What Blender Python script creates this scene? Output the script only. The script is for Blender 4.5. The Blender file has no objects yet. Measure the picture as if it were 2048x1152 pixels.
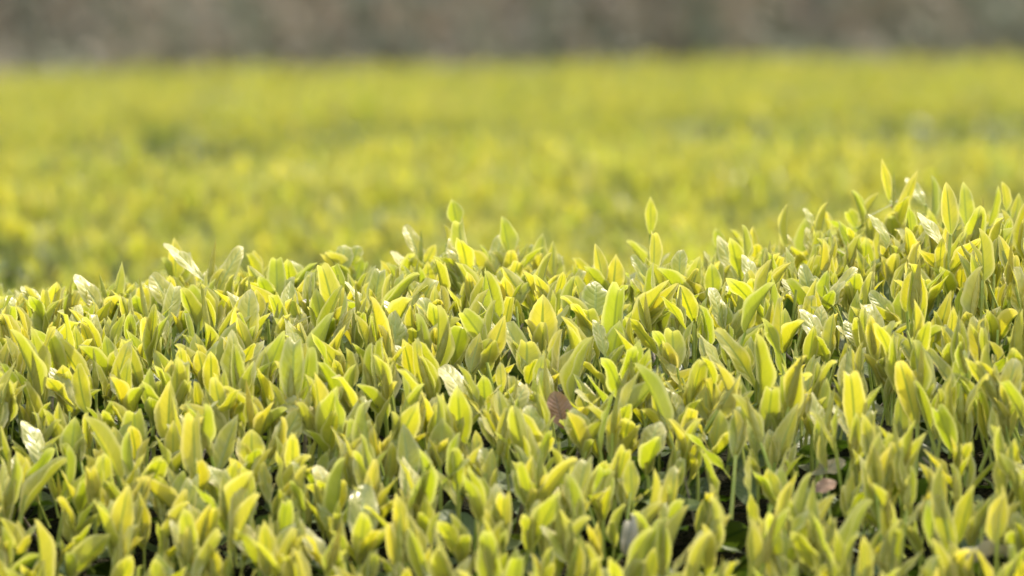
import bpy, math, time
import numpy as np
from mathutils import Matrix, Vector, Euler
from mathutils.bvhtree import BVHTree

T_START = time.time()
rng = np.random.default_rng(11)
sc = bpy.context.scene
col = sc.collection

# ------------------------------------------------------------------ camera
CAM = np.array([0.0, 0.0, 1.10])
LENS, SENSOR = 200.0, 36.0
PITCH, ROLL = math.radians(3.94), math.radians(-0.88)
RM = (Matrix.Rotation(math.radians(90) - PITCH, 3, 'X') @ Matrix.Rotation(ROLL, 3, 'Z'))
cam_d = bpy.data.cameras.new('camera')
cam_d.lens, cam_d.sensor_width = LENS, SENSOR
cam_d.clip_start, cam_d.clip_end = 0.05, 2000
cam_d.dof.use_dof = True
cam_d.dof.focus_distance = 3.24
cam_d.dof.aperture_fstop = 7.5
cam = bpy.data.objects.new('camera', cam_d)
cam.location = CAM
cam.rotation_euler = RM.to_euler()
col.objects.link(cam)
sc.camera = cam

# ------------------------------------------------------------------ sky, sun, exposure
SUN_EL, SUN_AZ = math.radians(57), math.radians(36)      # azimuth from +Y (straight ahead) towards +X (right)
S_DIR = Vector((math.sin(SUN_AZ) * math.cos(SUN_EL), math.cos(SUN_AZ) * math.cos(SUN_EL), math.sin(SUN_EL)))
world = bpy.data.worlds.new('World')
sc.world = world
world.use_nodes = True
wn = world.node_tree
wn.nodes.clear()
sky = wn.nodes.new('ShaderNodeTexSky')
sky.sky_type = 'NISHITA'
sky.sun_disc = False
sky.sun_elevation, sky.sun_rotation = SUN_EL, SUN_AZ
sky.dust_density, sky.air_density, sky.ozone_density = 4.0, 2.5, 0.2
bg = wn.nodes.new('ShaderNodeBackground')
bg.inputs['Strength'].default_value = 0.15
wo = wn.nodes.new('ShaderNodeOutputWorld')
wn.links.new(sky.outputs[0], bg.inputs[0])
wn.links.new(bg.outputs[0], wo.inputs[0])
sun_d = bpy.data.lights.new('sun', 'SUN')
sun_d.energy, sun_d.angle, sun_d.color = 2.0, math.radians(0.6), (1.0, 0.92, 0.78)
sun = bpy.data.objects.new('sun', sun_d)
sun.rotation_euler = S_DIR.to_track_quat('Z', 'Y').to_euler()
sun.location = (4, 4, 8)
col.objects.link(sun)
sc.view_settings.view_transform = 'Standard'
sc.view_settings.look = 'None'
sc.view_settings.exposure = 1.34
sc.view_settings.gamma = 1.0
sc.view_settings.use_curve_mapping = False
sc.cycles.use_denoising = True
sc.cycles.max_bounces = 12
sc.cycles.transmission_bounces = 8
sc.cycles.diffuse_bounces = 8
sc.cycles.sample_clamp_indirect = 6.0

# ------------------------------------------------------------------ projection helpers (photo is 2048 x 1152)
FPX = LENS / SENSOR * 2048
RN = np.array(RM)

def ray(px, py):
    d = RN @ np.array([(px - 1024) / FPX, (576 - py) / FPX, -1.0])
    return d / d[1]                      # scaled so that one unit is one metre of depth (world +Y)

def at(px, py, depth):
    return CAM + ray(px, py) * depth

def project(P):
    q = (np.atleast_2d(P) - CAM) @ RN    # = RN^T (P - C)
    return np.stack([1024 + FPX * q[:, 0] / -q[:, 2], 576 - FPX * q[:, 1] / -q[:, 2]], 1)

def wave(seed, freq, n=7):
    r = np.random.default_rng(seed)
    k = r.normal(0, freq, (n, 2)); p = r.uniform(0, 6.28, n)
    return lambda x, y: sum(np.sin(k[i, 0] * x + k[i, 1] * y + p[i]) for i in range(n)) / math.sqrt(n)

# ------------------------------------------------------------------ hedge surfaces (the plane to which the bushes were clipped)
n1, n1b = wave(3, 22), wave(4, 9)

class Row:
    """one clipped tea hedge: arched top between y0 and y1, steep sides to the ground"""
    def __init__(s, yc, half, top, k, x_half, tilt=0.0, bump=0.005):
        s.yc, s.half, s.top, s.k, s.xh, s.tilt, s.bump = yc, half, top, k, x_half, tilt, bump
    def z(s, x, y):
        d = np.asarray(y) - s.yc - s.tilt * np.asarray(x)
        base = s.top - s.k * d * d + s.bump * n1(x, y) + s.bump * n1b(x, y)
        if s is R1:
            base = base + 0.012 / (1 + np.exp(-(np.asarray(x) - 0.12) * 14))
        return base

R1 = None
R1 = Row(3.40, 0.70, 0.848, 0.52, 1.5, bump=0.004)
R2 = Row(5.95, 1.05, 0.781, 0.045, 2.4, bump=0.010)      # the field falls gently away from the camera
R3 = Row(8.90, 1.15, 0.742, 0.11, 3.6, bump=0.008)
R4 = Row(12.0, 1.30, 0.683, 0.030, 4.6, bump=0.006)

def hit_row(row, px, py):
    d = ray(px, py)
    ys = np.linspace(row.yc - row.half, row.yc + row.half, 300)
    P = CAM + ys[:, None] * d
    below = P[:, 2] <= row.z(P[:, 0], P[:, 1])
    if not below.any():
        return None
    return P[int(np.argmax(below))]

# ------------------------------------------------------------------ materials
class NB:
    def __init__(s, name):
        s.m = bpy.data.materials.new(name); s.m.use_nodes = True
        s.t = s.m.node_tree; s.t.nodes.clear()
        s.out = s.t.nodes.new('ShaderNodeOutputMaterial')
    def n(s, typ, **kw):
        nd = s.t.nodes.new('ShaderNode' + typ)
        for k, v in kw.items():
            setattr(nd, k, v)
        return nd
    def link(s, a, b): s.t.links.new(a, b)
    def put(s, sock, v):
        if isinstance(v, (int, float)): sock.default_value = v
        elif isinstance(v, tuple): sock.default_value = v if len(v) == 4 or sock.type == 'VECTOR' else (*v, 1)
        else: s.link(v, sock)
    def math(s, op, a, b=0.0, c=None, clamp=False):
        nd = s.n('Math', operation=op, use_clamp=clamp)
        s.put(nd.inputs[0], a); s.put(nd.inputs[1], b)
        if c is not None: s.put(nd.inputs[2], c)
        return nd.outputs[0]
    def sstep(s, v, lo, hi, a=0.0, b=1.0):
        nd = s.n('MapRange', interpolation_type='SMOOTHSTEP')
        s.put(nd.inputs['Value'], v)
        for k, q in (('From Min', lo), ('From Max', hi), ('To Min', a), ('To Max', b)): nd.inputs[k].default_value = q
        return nd.outputs['Result']
    def mix(s, f, a, b):
        nd = s.n('Mix', data_type='RGBA')
        s.put(nd.inputs[0], f); s.put(nd.inputs[6], a); s.put(nd.inputs[7], b)
        return nd.outputs[2]
    def noise(s, vec, scale, detail=2.0):
        nd = s.n('TexNoise'); s.put(nd.inputs['Vector'], vec)
        nd.inputs['Scale'].default_value = scale; nd.inputs['Detail'].default_value = detail
        return nd.outputs['Fac']
    def rnd(s):
        a = s.n('Attribute', attribute_name='rnd').outputs['Fac']
        o = s.n('ObjectInfo').outputs['Random']
        return s.math('FRACT', s.math('ADD', a, s.math('MULTIPLY', o, 7.31)))
    def rnd2(s, r):
        return s.math('FRACT', s.math('MULTIPLY', r, 17.73))

def leaf_material(name, green, yellow, pale, t_green, t_yellow, veins=9.0, bump=0.35, rough=(0.26, 0.5), trans=0.45, rim=0.7, spec=0.5, down=0.0):
    b = NB(name)
    uv = b.n('UVMap', uv_map='uv').outputs[0]
    sep = b.n('SeparateXYZ'); b.link(uv, sep.inputs[0])
    u = b.math('MULTIPLY', b.math('ABSOLUTE', b.math('SUBTRACT', sep.outputs[0], 0.5)), 2.0)
    v = sep.outputs[1]
    r = b.rnd(); r2 = b.rnd2(r)
    pos = b.n('NewGeometry')
    wob = b.noise(pos.outputs['Position'], 160.0, 2.0)
    big = b.noise(pos.outputs['Position'], 60.0, 2.0)
    # lateral veins climb towards the tip on both sides of the midrib
    w = b.math('MULTIPLY', b.math('SUBTRACT', b.math('ADD', v, b.math('MULTIPLY', wob, 0.13)), b.math('MULTIPLY', b.math('POWER', u, 1.3), 0.2)), b.math('MULTIPLY', b.math('ADD', b.math('MULTIPLY', r2, 0.35), 0.8), veins))
    w = b.math('ADD', w, b.math('MULTIPLY', b.math('GREATER_THAN', sep.outputs[0], 0.5), 0.45))
    tri = b.math('MULTIPLY', b.math('ABSOLUTE', b.math('SUBTRACT', b.math('FRACT', w), 0.5)), 2.0)     # 1 on a vein, 0 half way
    inner = b.sstep(u, 0.98, 0.72)
    lat = b.math('MULTIPLY', b.sstep(tri, 0.72, 0.98), inner)
    mid = b.sstep(u, 0.15, 0.05)
    vein = b.math('MAXIMUM', mid, b.math('MULTIPLY', lat, 0.3))
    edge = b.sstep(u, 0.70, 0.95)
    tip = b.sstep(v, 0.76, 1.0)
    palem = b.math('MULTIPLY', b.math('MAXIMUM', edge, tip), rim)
    base = b.mix(b.sstep(v, 0.15, 0.9), b.mix(r2, green, yellow), b.mix(r, green, yellow))
    base = b.mix(b.math('MULTIPLY', b.sstep(big, 0.35, 0.7), 0.18), base, pale)
    base = b.mix(b.math('MULTIPLY', vein, 0.7), base, (green[0] * .72, green[1] * .8, green[2] * .8))
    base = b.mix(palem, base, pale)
    tc = b.mix(r, t_green, t_yellow)
    tc = b.mix(b.math('MULTIPLY', b.sstep(v, 0.5, 0.05), 0.6), tc, t_green)
    tc = b.mix(b.math('MULTIPLY', b.math('MAXIMUM', mid, b.math('MULTIPLY', lat, 0.13)), 0.85), tc, (t_green[0] * .6, t_green[1] * .7, t_green[2]))
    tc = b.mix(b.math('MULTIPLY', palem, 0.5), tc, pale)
    height = b.math('ADD', b.math('MULTIPLY', b.math('MULTIPLY', b.math('POWER', tri, 2.0), inner), -1.0), b.math('MULTIPLY', mid, -1.2))
    height = b.math('MULTIPLY', height, b.sstep(big, 0.3, 0.65, 0.25, 1.1))          # puckering is uneven
    height = b.math('ADD', height, b.math('MULTIPLY', wob, 0.6))
    bp = b.n('Bump'); b.put(bp.inputs['Strength'], b.math('MULTIPLY', b.math('SUBTRACT', 1.0, b.math('MULTIPLY', pos.outputs['Backfacing'], 0.65)), bump)); bp.inputs['Distance'].default_value = 0.0016
    b.link(height, bp.inputs['Height'])
    p = b.n('BsdfPrincipled')
    b.put(p.inputs['Base Color'], base)
    ro = b.math('ADD', b.math('MULTIPLY', r2, (rough[1] - rough[0]) * 0.6), rough[0])
    ro = b.math('ADD', ro, b.math('MULTIPLY', pos.outputs['Backfacing'], 0.22))      # the underside is matt
    b.put(p.inputs['Roughness'], ro)
    p.inputs['Specular IOR Level'].default_value = spec
    p.inputs['Sheen Weight'].default_value = down          # the fine down of young leaves
    p.inputs['Sheen Roughness'].default_value = 0.45
    p.inputs['Sheen Tint'].default_value = (1.0, 0.95, 0.8, 1)
    b.link(bp.outputs[0], p.inputs['Normal'])
    tr = b.n('BsdfTranslucent'); b.put(tr.inputs['Color'], tc)
    mx = b.n('MixShader')
    b.put(mx.inputs[0], b.math('SUBTRACT', trans, b.math('MULTIPLY', mid, trans * 0.35)))
    b.link(p.outputs[0], mx.inputs[1]); b.link(tr.outputs[0], mx.inputs[2])
    b.link(mx.outputs[0], b.out.inputs[0])
    return b.m

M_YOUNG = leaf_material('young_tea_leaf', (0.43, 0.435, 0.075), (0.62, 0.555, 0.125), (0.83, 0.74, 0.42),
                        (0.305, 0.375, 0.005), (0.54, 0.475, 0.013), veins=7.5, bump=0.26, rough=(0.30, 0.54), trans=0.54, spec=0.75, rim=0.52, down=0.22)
M_MATURE = leaf_material('mature_tea_leaf', (0.045, 0.085, 0.022), (0.12, 0.15, 0.035), (0.14, 0.16, 0.06),
                         (0.10, 0.20, 0.01), (0.18, 0.24, 0.02), bump=0.22, rough=(0.40, 0.6), trans=0.22, rim=0.25, spec=0.35)
M_RED = leaf_material('reddened_tea_leaf', (0.20, 0.10, 0.045), (0.34, 0.17, 0.10), (0.38, 0.27, 0.12),
                      (0.20, 0.10, 0.02), (0.26, 0.14, 0.03), bump=0.25, rough=(0.32, 0.5), trans=0.25, rim=0.3)
M_OLIVE = leaf_material('old_olive_leaf', (0.08, 0.085, 0.02), (0.14, 0.12, 0.03), (0.20, 0.15, 0.07),
                        (0.18, 0.17, 0.02), (0.25, 0.2, 0.02), bump=0.25, rough=(0.35, 0.5), trans=0.2, rim=0.3)
M_DRY = leaf_material('dry_pale_leaf', (0.30, 0.285, 0.23), (0.40, 0.365, 0.29), (0.44, 0.40, 0.33),
                      (0.3, 0.26, 0.18), (0.36, 0.3, 0.2), bump=0.4, rough=(0.45, 0.6), trans=0.15, rim=0.2)

def plain(name, c1, c2, scale, rough=0.6, bump=0.3, dist=0.002, spec=0.5):
    b = NB(name)
    pos = b.n('NewGeometry').outputs['Position']
    f = b.sstep(b.noise(pos, scale, 5.0), 0.32, 0.68)
    c = b.mix(f, c1, c2)
    c = b.mix(b.math('MULTIPLY', b.rnd(), 0.5), c, c2)
    p = b.n('BsdfPrincipled'); b.put(p.inputs['Base Color'], c); p.inputs['Roughness'].default_value = rough; p.inputs['Specular IOR Level'].default_value = spec
    bp = b.n('Bump'); bp.inputs['Strength'].default_value = bump; bp.inputs['Distance'].default_value = dist
    b.link(b.noise(pos, scale * 3, 4.0), bp.inputs['Height']); b.link(bp.outputs[0], p.inputs['Normal'])
    b.link(p.outputs[0], b.out.inputs[0])
    return b.m

M_STEM = plain('young_green_stem', (0.26, 0.34, 0.05), (0.40, 0.42, 0.10), 90, 0.42)
M_TWIG = plain('grey_brown_twig', (0.16, 0.12, 0.085), (0.36, 0.30, 0.24), 160, 0.75, 0.6)
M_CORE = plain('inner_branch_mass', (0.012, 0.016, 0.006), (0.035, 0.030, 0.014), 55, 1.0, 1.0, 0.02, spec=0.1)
M_SOIL = plain('field_soil', (0.10, 0.07, 0.045), (0.20, 0.15, 0.10), 6, 0.95, 0.8, 0.03)
M_BUG = plain('brown_insect_shell', (0.16, 0.045, 0.02), (0.28, 0.09, 0.04), 900, 0.35)
b = NB('spider_silk')
p = b.n('BsdfPrincipled'); b.put(p.inputs['Base Color'], (0.85, 0.85, 0.82)); p.inputs['Roughness'].default_value = 0.25
b.link(p.outputs[0], b.out.inputs[0]); M_SILK = b.m

b = NB('undergrowth_leaf')
tone = b.n('Attribute', attribute_name='tone').outputs['Fac']
r = b.rnd()
c = b.mix(b.sstep(tone, 0.45, 0.65), b.mix(r, (0.12, 0.135, 0.09), (0.23, 0.23, 0.16)), b.mix(r, (0.23, 0.195, 0.145), (0.40, 0.34, 0.26)))
fresh = b.n('Attribute', attribute_name='fresh').outputs['Fac']
c = b.mix(fresh, c, (0.22, 0.25, 0.05))
p = b.n('BsdfPrincipled'); b.put(p.inputs['Base Color'], c); p.inputs['Roughness'].default_value = 0.55
tr = b.n('BsdfTranslucent'); b.put(tr.inputs['Color'], c)
mx = b.n('MixShader'); mx.inputs[0].default_value = 0.25
b.link(p.outputs[0], mx.inputs[1]); b.link(tr.outputs[0], mx.inputs[2]); b.link(mx.outputs[0], b.out.inputs[0])
M_WIND = b.m

# ------------------------------------------------------------------ templates: one leaf, bud or stem in unit size
def leaf_template(nu, nv, fold, bend, tip_bend, belly=0.45, sharp=1.0, wave_a=0.0, seed=0, cup=0.0, twist=0.0, serr=0.0):
    """axis +Y (base 0 to tip 1), width along X (full width 1), upper face towards +Z; bend > 0 leans the blade back to its underside"""
    rr = np.random.default_rng(seed)
    t = np.linspace(0, 1, nv + 1)
    ang = np.radians(bend) * (t - 0.35) + np.radians(tip_bend) * np.clip((t - 0.74) / 0.26, 0, 1) ** 1.5
    am = (ang[1:] + ang[:-1]) / 2
    y = np.concatenate([[0], np.cumsum(np.cos(am))]) / nv
    z = np.concatenate([[0], np.cumsum(-np.sin(am))]) / nv
    k = int(np.argmax(y * y + z * z)); L = math.hypot(y[k], z[k]); a0 = math.atan2(z[k], y[k])
    y, z = (y * math.cos(a0) + z * math.sin(a0)) / L, (-y * math.sin(a0) + z * math.cos(a0)) / L
    ang = ang + a0
    q = -math.log(2) / math.log(belly)
    w = 0.5 * np.clip(np.sin(math.pi * np.clip(t ** (1 / 1.0), 0, 1) ** (math.log(0.5) / math.log(belly))), 0, 1) ** np.where(t < belly, 1.0, 0.75 * sharp)
    w = np.maximum(w, 0.035 * (1 - t))
    w[-1] = 0.004
    ph = rr.uniform(0, 6.28)
    V, UV = [], []
    for j in range(nv + 1):
        tw = math.radians(twist) * t[j]
        nrm = np.array([0, math.sin(ang[j]), math.cos(ang[j])])
        for i in range(nu + 1):
            s = 2 * i / nu - 1
            ww = w[j] * (1 + (serr if (j % 2 and abs(s) > 0.99) else 0))
            up = fold * abs(s) * w[j] + cup * s * s * w[j] + wave_a * math.sin(t[j] * 14 + ph + (2 if s > 0 else 0)) * s * s * w[j]
            xx = s * ww / math.sqrt(1 + fold * fold)
            x2, u2 = xx * math.cos(tw) - up * math.sin(tw), xx * math.sin(tw) + up * math.cos(tw)
            V.append([x2, y[j] + nrm[1] * u2, z[j] + nrm[2] * u2]); UV.append([i / nu, t[j]])
    F = [(j * (nu + 1) + i, j * (nu + 1) + i + 1, (j + 1) * (nu + 1) + i + 1, (j + 1) * (nu + 1) + i) for j in range(nv) for i in range(nu)]
    return np.array(V), np.array(F), np.array(UV)

def spindle_template(ns, rings, stem=False):
    V, F, UV = [], [], []
    prof = (lambda t: 0.5 * (1 - 0.25 * t)) if stem else (lambda t: 0.5 * max(0.02, math.sin(math.pi * (0.08 + 0.92 * t) ** 0.62)) ** 0.9)
    for j in range(rings + 1):
        t = j / rings
        for i in range(ns):
            a = 2 * math.pi * i / ns
            off = 0.0 if stem else 0.25 * math.sin(t * 2.2)
            V.append([prof(t) * math.cos(a) + off, t, prof(t) * math.sin(a)]); UV.append([0.30 + 0.15 * math.cos(a), 0.25 + 0.6 * t])
    for j in range(rings):
        for i in range(ns):
            k = (i + 1) % ns
            F.append((j * ns + i, (j + 1) * ns + i, (j + 1) * ns + k, j * ns + k))
    if stem:      # cut end
        c = len(V); V.append([0, 1, 0]); UV.append([0.3, 0.9])
        F += [(rings * ns + i, c, rings * ns + (i + 1) % ns, rings * ns + (i + 1) % ns) for i in range(0)]
    return np.array(V), np.array(F), np.array(UV)

# families: pointed, blunt (tip rolled back), glossy (arched open blade), narrow (still folded)
SPEC = []
rs = np.random.default_rng(5)
for i in range(8): SPEC.append(('p', dict(fold=rs.uniform(.18, .55), bend=rs.uniform(-18, 22), tip_bend=rs.uniform(-10, 35), belly=rs.uniform(.42, .52), sharp=rs.uniform(1.1, 1.5), wave_a=.14, cup=rs.uniform(0, .3), twist=rs.uniform(-14, 14))))
for i in range(6): SPEC.append(('o', dict(fold=rs.uniform(.12, .40), bend=rs.uniform(0, 30), tip_bend=rs.uniform(80, 150), belly=rs.uniform(.46, .56), sharp=rs.uniform(.7, .9), wave_a=.08, cup=rs.uniform(-.1, .15), twist=rs.uniform(-10, 10))))
for i in range(6): SPEC.append(('g', dict(fold=rs.uniform(.10, .30), bend=rs.uniform(30, 70), tip_bend=rs.uniform(10, 60), belly=rs.uniform(.44, .54), sharp=rs.uniform(.8, 1.05), wave_a=.16, cup=rs.uniform(-.3, .05), twist=rs.uniform(-18, 18))))
for i in range(5): SPEC.append(('n', dict(fold=rs.uniform(.7, 1.3), bend=rs.uniform(-10, 40), tip_bend=rs.uniform(0, 50), belly=rs.uniform(.40, .5), sharp=rs.uniform(1.0, 1.3), wave_a=.10, cup=0, twist=rs.uniform(-12, 12))))
FAM = {f: [i for i, s in enumerate(SPEC) if s[0] == f] for f in 'pogn'}
NT = len(SPEC); BUD = NT; STEM = NT + 1
HI = [leaf_template(6, 17, seed=i, serr=.05, **s[1]) for i, s in enumerate(SPEC)] + [spindle_template(7, 9), spindle_template(6, 3, True)]
MED = [leaf_template(4, 6, seed=i, **s[1]) for i, s in enumerate(SPEC)] + [spindle_template(5, 4), spindle_template(5, 2, True)]
LOW = [leaf_template(2, 4, seed=i, **s[1]) for i, s in enumerate(SPEC)] + [spindle_template(3, 3), spindle_template(3, 1, True)]
OLD_SPEC = [dict(fold=rs.uniform(.05, .3), bend=rs.uniform(0, 45), tip_bend=rs.uniform(0, 50), belly=rs.uniform(.48, .56), sharp=rs.uniform(.75, .95), wave_a=.12, cup=rs.uniform(-.2, .1), twist=rs.uniform(-15, 15)) for i in range(8)]
OLD_HI = [leaf_template(6, 14, seed=40 + i, serr=.04, **s) for i, s in enumerate(OLD_SPEC)]
FAR = [leaf_template(2, 2, seed=i, **s[1]) for i, s in enumerate(SPEC)] + [spindle_template(3, 2), spindle_template(3, 1, True)]
FAR2 = [leaf_template(2, 3, seed=i, **s[1]) for i, s in enumerate(SPEC)] + FAR[NT:]
OLD_FAR = [leaf_template(2, 2, seed=40 + i, **s) for i, s in enumerate(OLD_SPEC)]
OLD_LOW = [leaf_template(2, 4, seed=40 + i, **s) for i, s in enumerate(OLD_SPEC)]

def smooth_mesh(name, V, F, UV=None, mat=None, attrs=None):
    me = bpy.data.meshes.new(name)
    V = np.asarray(V, dtype=np.float32); F = np.asarray(F, dtype=np.int32)
    me.vertices.add(len(V)); me.vertices.foreach_set('co', V.ravel())
    nf, k = F.shape
    me.loops.add(nf * k); me.loops.foreach_set('vertex_index', F.ravel())
    me.polygons.add(nf); me.polygons.foreach_set('loop_start', np.arange(0, nf * k, k, dtype=np.int32))
    me.polygons.foreach_set('use_smooth', np.ones(nf, dtype=bool))
    if UV is not None:
        l = me.uv_layers.new(name='uv'); l.data.foreach_set('uv', np.asarray(UV, dtype=np.float32)[F.ravel()].ravel())
    for an, av in (attrs or {}).items():
        a = me.attributes.new(an, 'FLOAT', 'POINT'); a.data.foreach_set('value', np.asarray(av, dtype=np.float32))
    me.update(calc_edges=True); me.validate()
    if mat: me.materials.append(mat)
    return me

def frames(base, tip, normal, width, round_=False):
    """matrices (n,4,4) that carry the unit template: base -> tip along Y, upper face towards normal"""
    base, tip, normal = (np.atleast_2d(np.asarray(a, float)) for a in (base, tip, normal))
    a = tip - base; L = np.linalg.norm(a, axis=1); y = a / L[:, None]
    nz = normal - (normal * y).sum(1)[:, None] * y
    nl = np.linalg.norm(nz, axis=1)
    bad = nl < 1e-4
    nz[bad] = np.cross(y[bad], [1.0, 0.3, 0.1]); nl = np.linalg.norm(nz, axis=1)
    z = nz / nl[:, None]; x = np.cross(y, z)
    M = np.zeros((len(base), 4, 4)); W = np.broadcast_to(np.asarray(width, float), (len(base),))
    M[:, :3, 0] = x * W[:, None]; M[:, :3, 1] = y * L[:, None]; M[:, :3, 2] = z * (W if round_ else .6 * W + .25 * L)[:, None]
    M[:, :3, 3] = base; M[:, 3, 3] = 1
    return M

def gather(templates, idx, M, rnd, extra=None):
    """one big mesh out of many placed templates"""
    Vs, Fs, Us, Rs, off = [], [], [], [], 0
    Xs = {k: [] for k in (extra or {})}
    for t in np.unique(idx):
        s = idx == t
        V, F, U = templates[t]
        m = M[s]
        P = np.einsum('nij,vj->nvi', m[:, :3, :3], V) + m[:, None, :3, 3]
        n, nv = len(m), len(V)
        Vs.append(P.reshape(-1, 3)); Us.append(np.tile(U, (n, 1))); Rs.append(np.repeat(rnd[s], nv))
        for k in Xs: Xs[k].append(np.repeat(extra[k][s], nv))
        Fs.append((F[None] + (off + np.arange(n) * nv)[:, None, None]).reshape(-1, 4)); off += n * nv
    at_ = {'rnd': np.concatenate(Rs)}
    at_.update({k: np.concatenate(v) for k, v in Xs.items()})
    return np.concatenate(Vs), np.concatenate(Fs), np.concatenate(Us), at_

def link(o, parent=None):
    col.objects.link(o)
    if parent is not None: o.parent = parent
    return o

def mesh_obj(name, me, parent=None, loc=None):
    o = bpy.data.objects.new(name, me)
    if loc is not None: o.location = loc
    return link(o, parent)

def empty(name, loc, label, cat, group=None):
    o = bpy.data.objects.new(name, None); o.location = loc; o.empty_display_size = 0.1
    o['label'], o['category'] = label, cat
    if group: o['group'] = group
    return link(o)

def tag(o, label, cat, group=None):
    o['label'], o['category'] = label, cat
    if group: o['group'] = group
    return o

# ------------------------------------------------------------------ the setting: ground
gn = 60
gx, gy = np.meshgrid(np.linspace(-1, 1, gn), np.linspace(-1, 1, gn))
gx, gy = np.sign(gx) * np.abs(gx) ** 3 * 400, np.sign(gy) * np.abs(gy) ** 3 * 400
gz = -0.03 + 0.012 * wave(8, 3)(gx, gy)
GF = [(j * gn + i, j * gn + i + 1, (j + 1) * gn + i + 1, (j + 1) * gn + i) for j in range(gn - 1) for i in range(gn - 1)]
g = mesh_obj('ground', smooth_mesh('ground', np.stack([gx, gy, gz], 2).reshape(-1, 3), GF, None, M_SOIL))
g['kind'] = 'structure'

# ------------------------------------------------------------------ hedges: cores
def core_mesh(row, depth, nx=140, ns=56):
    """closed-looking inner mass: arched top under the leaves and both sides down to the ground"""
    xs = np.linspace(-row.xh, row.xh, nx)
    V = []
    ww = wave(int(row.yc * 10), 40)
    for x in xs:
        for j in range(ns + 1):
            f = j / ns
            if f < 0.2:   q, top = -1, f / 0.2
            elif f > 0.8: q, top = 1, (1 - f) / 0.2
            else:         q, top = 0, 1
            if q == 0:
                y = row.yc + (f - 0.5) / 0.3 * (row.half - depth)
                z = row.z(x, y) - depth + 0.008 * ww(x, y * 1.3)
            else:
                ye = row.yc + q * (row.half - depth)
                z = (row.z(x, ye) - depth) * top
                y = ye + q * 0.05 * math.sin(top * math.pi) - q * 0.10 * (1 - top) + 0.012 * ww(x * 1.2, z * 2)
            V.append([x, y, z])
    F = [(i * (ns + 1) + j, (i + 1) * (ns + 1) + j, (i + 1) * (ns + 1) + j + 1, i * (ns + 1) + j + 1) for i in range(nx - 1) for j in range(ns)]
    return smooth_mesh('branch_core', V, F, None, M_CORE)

def jitter_grid(x0, x1, y0, y1, dens):
    n = int((x1 - x0) * (y1 - y0) * dens)
    c = math.sqrt(1 / dens)
    X, Y = np.meshgrid(np.arange(x0, x1, c), np.arange(y0, y1, c))
    P = np.stack([X.ravel(), Y.ravel()], 1)
    return P + rng.uniform(-0.55, 0.55, P.shape) * c

def unit(v): return v / np.linalg.norm(v, axis=1)[:, None]

def grow(roots, tall, narrow, size=1.0, lean=None):
    """random tea shoots on the given roots: stem, two to four leaves, bud. Returns pieces as arrays (shoot id, template, matrix, rnd)"""
    n = len(roots)
    sid, tid, Ms, rn = [], [], [], []
    ids = np.arange(n)
    h = rng.uniform(0.012, 0.030, n) * tall * size
    sz = np.broadcast_to(np.asarray(size, float), (n,))
    ld = rng.normal(0, 0.22, (n, 2)) if lean is None else lean
    d = unit(np.stack([ld[:, 0], ld[:, 1], np.ones(n)], 1))
    top = roots + d * h[:, None]
    sid.append(ids); tid.append(np.full(n, STEM)); rn.append(rng.uniform(0, 1, n))
    Ms.append(frames(roots - d * 0.012, top, np.tile([0.3, -1, 0.1], (n, 1)), rng.uniform(.0019, .0027, n) * size, True))
    az0 = rng.uniform(0, 6.283, n); sr = rng.uniform(0, 1, n)
    nl = rng.choice([2, 3, 3, 4], n)
    for k in range(4):
        on = nl > k
        m = int(on.sum())
        f = (k / np.maximum(nl - 1, 1))[on]                       # 0 lowest leaf, 1 the one beside the bud
        az = az0[on] + k * 2.4 + rng.normal(0, .35, m)
        spread = np.radians(np.clip(rng.normal(27, 12, m) * (1 - 0.55 * f) * (1.1 - 0.35 * narrow[on]), 4, 70))
        out = np.stack([np.cos(az), np.sin(az), np.zeros(m)], 1)
        ax = unit(out * np.sin(spread)[:, None] + d[on] * np.cos(spread)[:, None])
        L = np.clip(rng.normal(0.0315, 0.0075, m) * (1.05 - 0.2 * f), .014, .042) * sz[on]
        wr = rng.uniform(.27, .43, m) * (1 - 0.22 * narrow[on])
        base = roots[on] + d[on] * (h[on] * (0.35 + 0.62 * f))[:, None]
        nrm = d[on] * np.sin(spread)[:, None] - out * np.cos(spread)[:, None]
        nrm = nrm + rng.normal(0, .28, (m, 3))
        pick = rng.uniform(0, 1, m)
        fam = np.where(pick < .40, 0, np.where(pick < .50, 1, np.where(pick < .80, 2, 3)))
        fam = np.where((f > .8) & (rng.uniform(0, 1, m) < .30 + .25 * narrow[on]), 3, fam)
        tt = np.array([rng.choice(FAM['pogn'[q]]) for q in fam]) if m else np.zeros(0, int)
        sid.append(ids[on]); tid.append(tt); rn.append(np.mod(sr[on] + rng.normal(0, .18, m), 1))
        Ms.append(frames(base, base + ax * L[:, None], nrm, L * wr))
    on = rng.uniform(0, 1, n) < .9
    m = int(on.sum())
    bd = unit(d[on] + rng.normal(0, .10, (m, 3)))
    Lb = rng.uniform(.016, .032, m) * sz[on]
    sid.append(ids[on]); tid.append(np.full(m, BUD)); rn.append(rng.uniform(.3, .9, m))
    Ms.append(frames(top[on] - bd * .001, top[on] + bd * Lb[:, None], rng.normal(0, 1, (m, 3)), Lb * rng.uniform(.13, .19, m), True))
    return np.concatenate(sid), np.concatenate(tid), np.concatenate(Ms), np.concatenate(rn)

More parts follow.
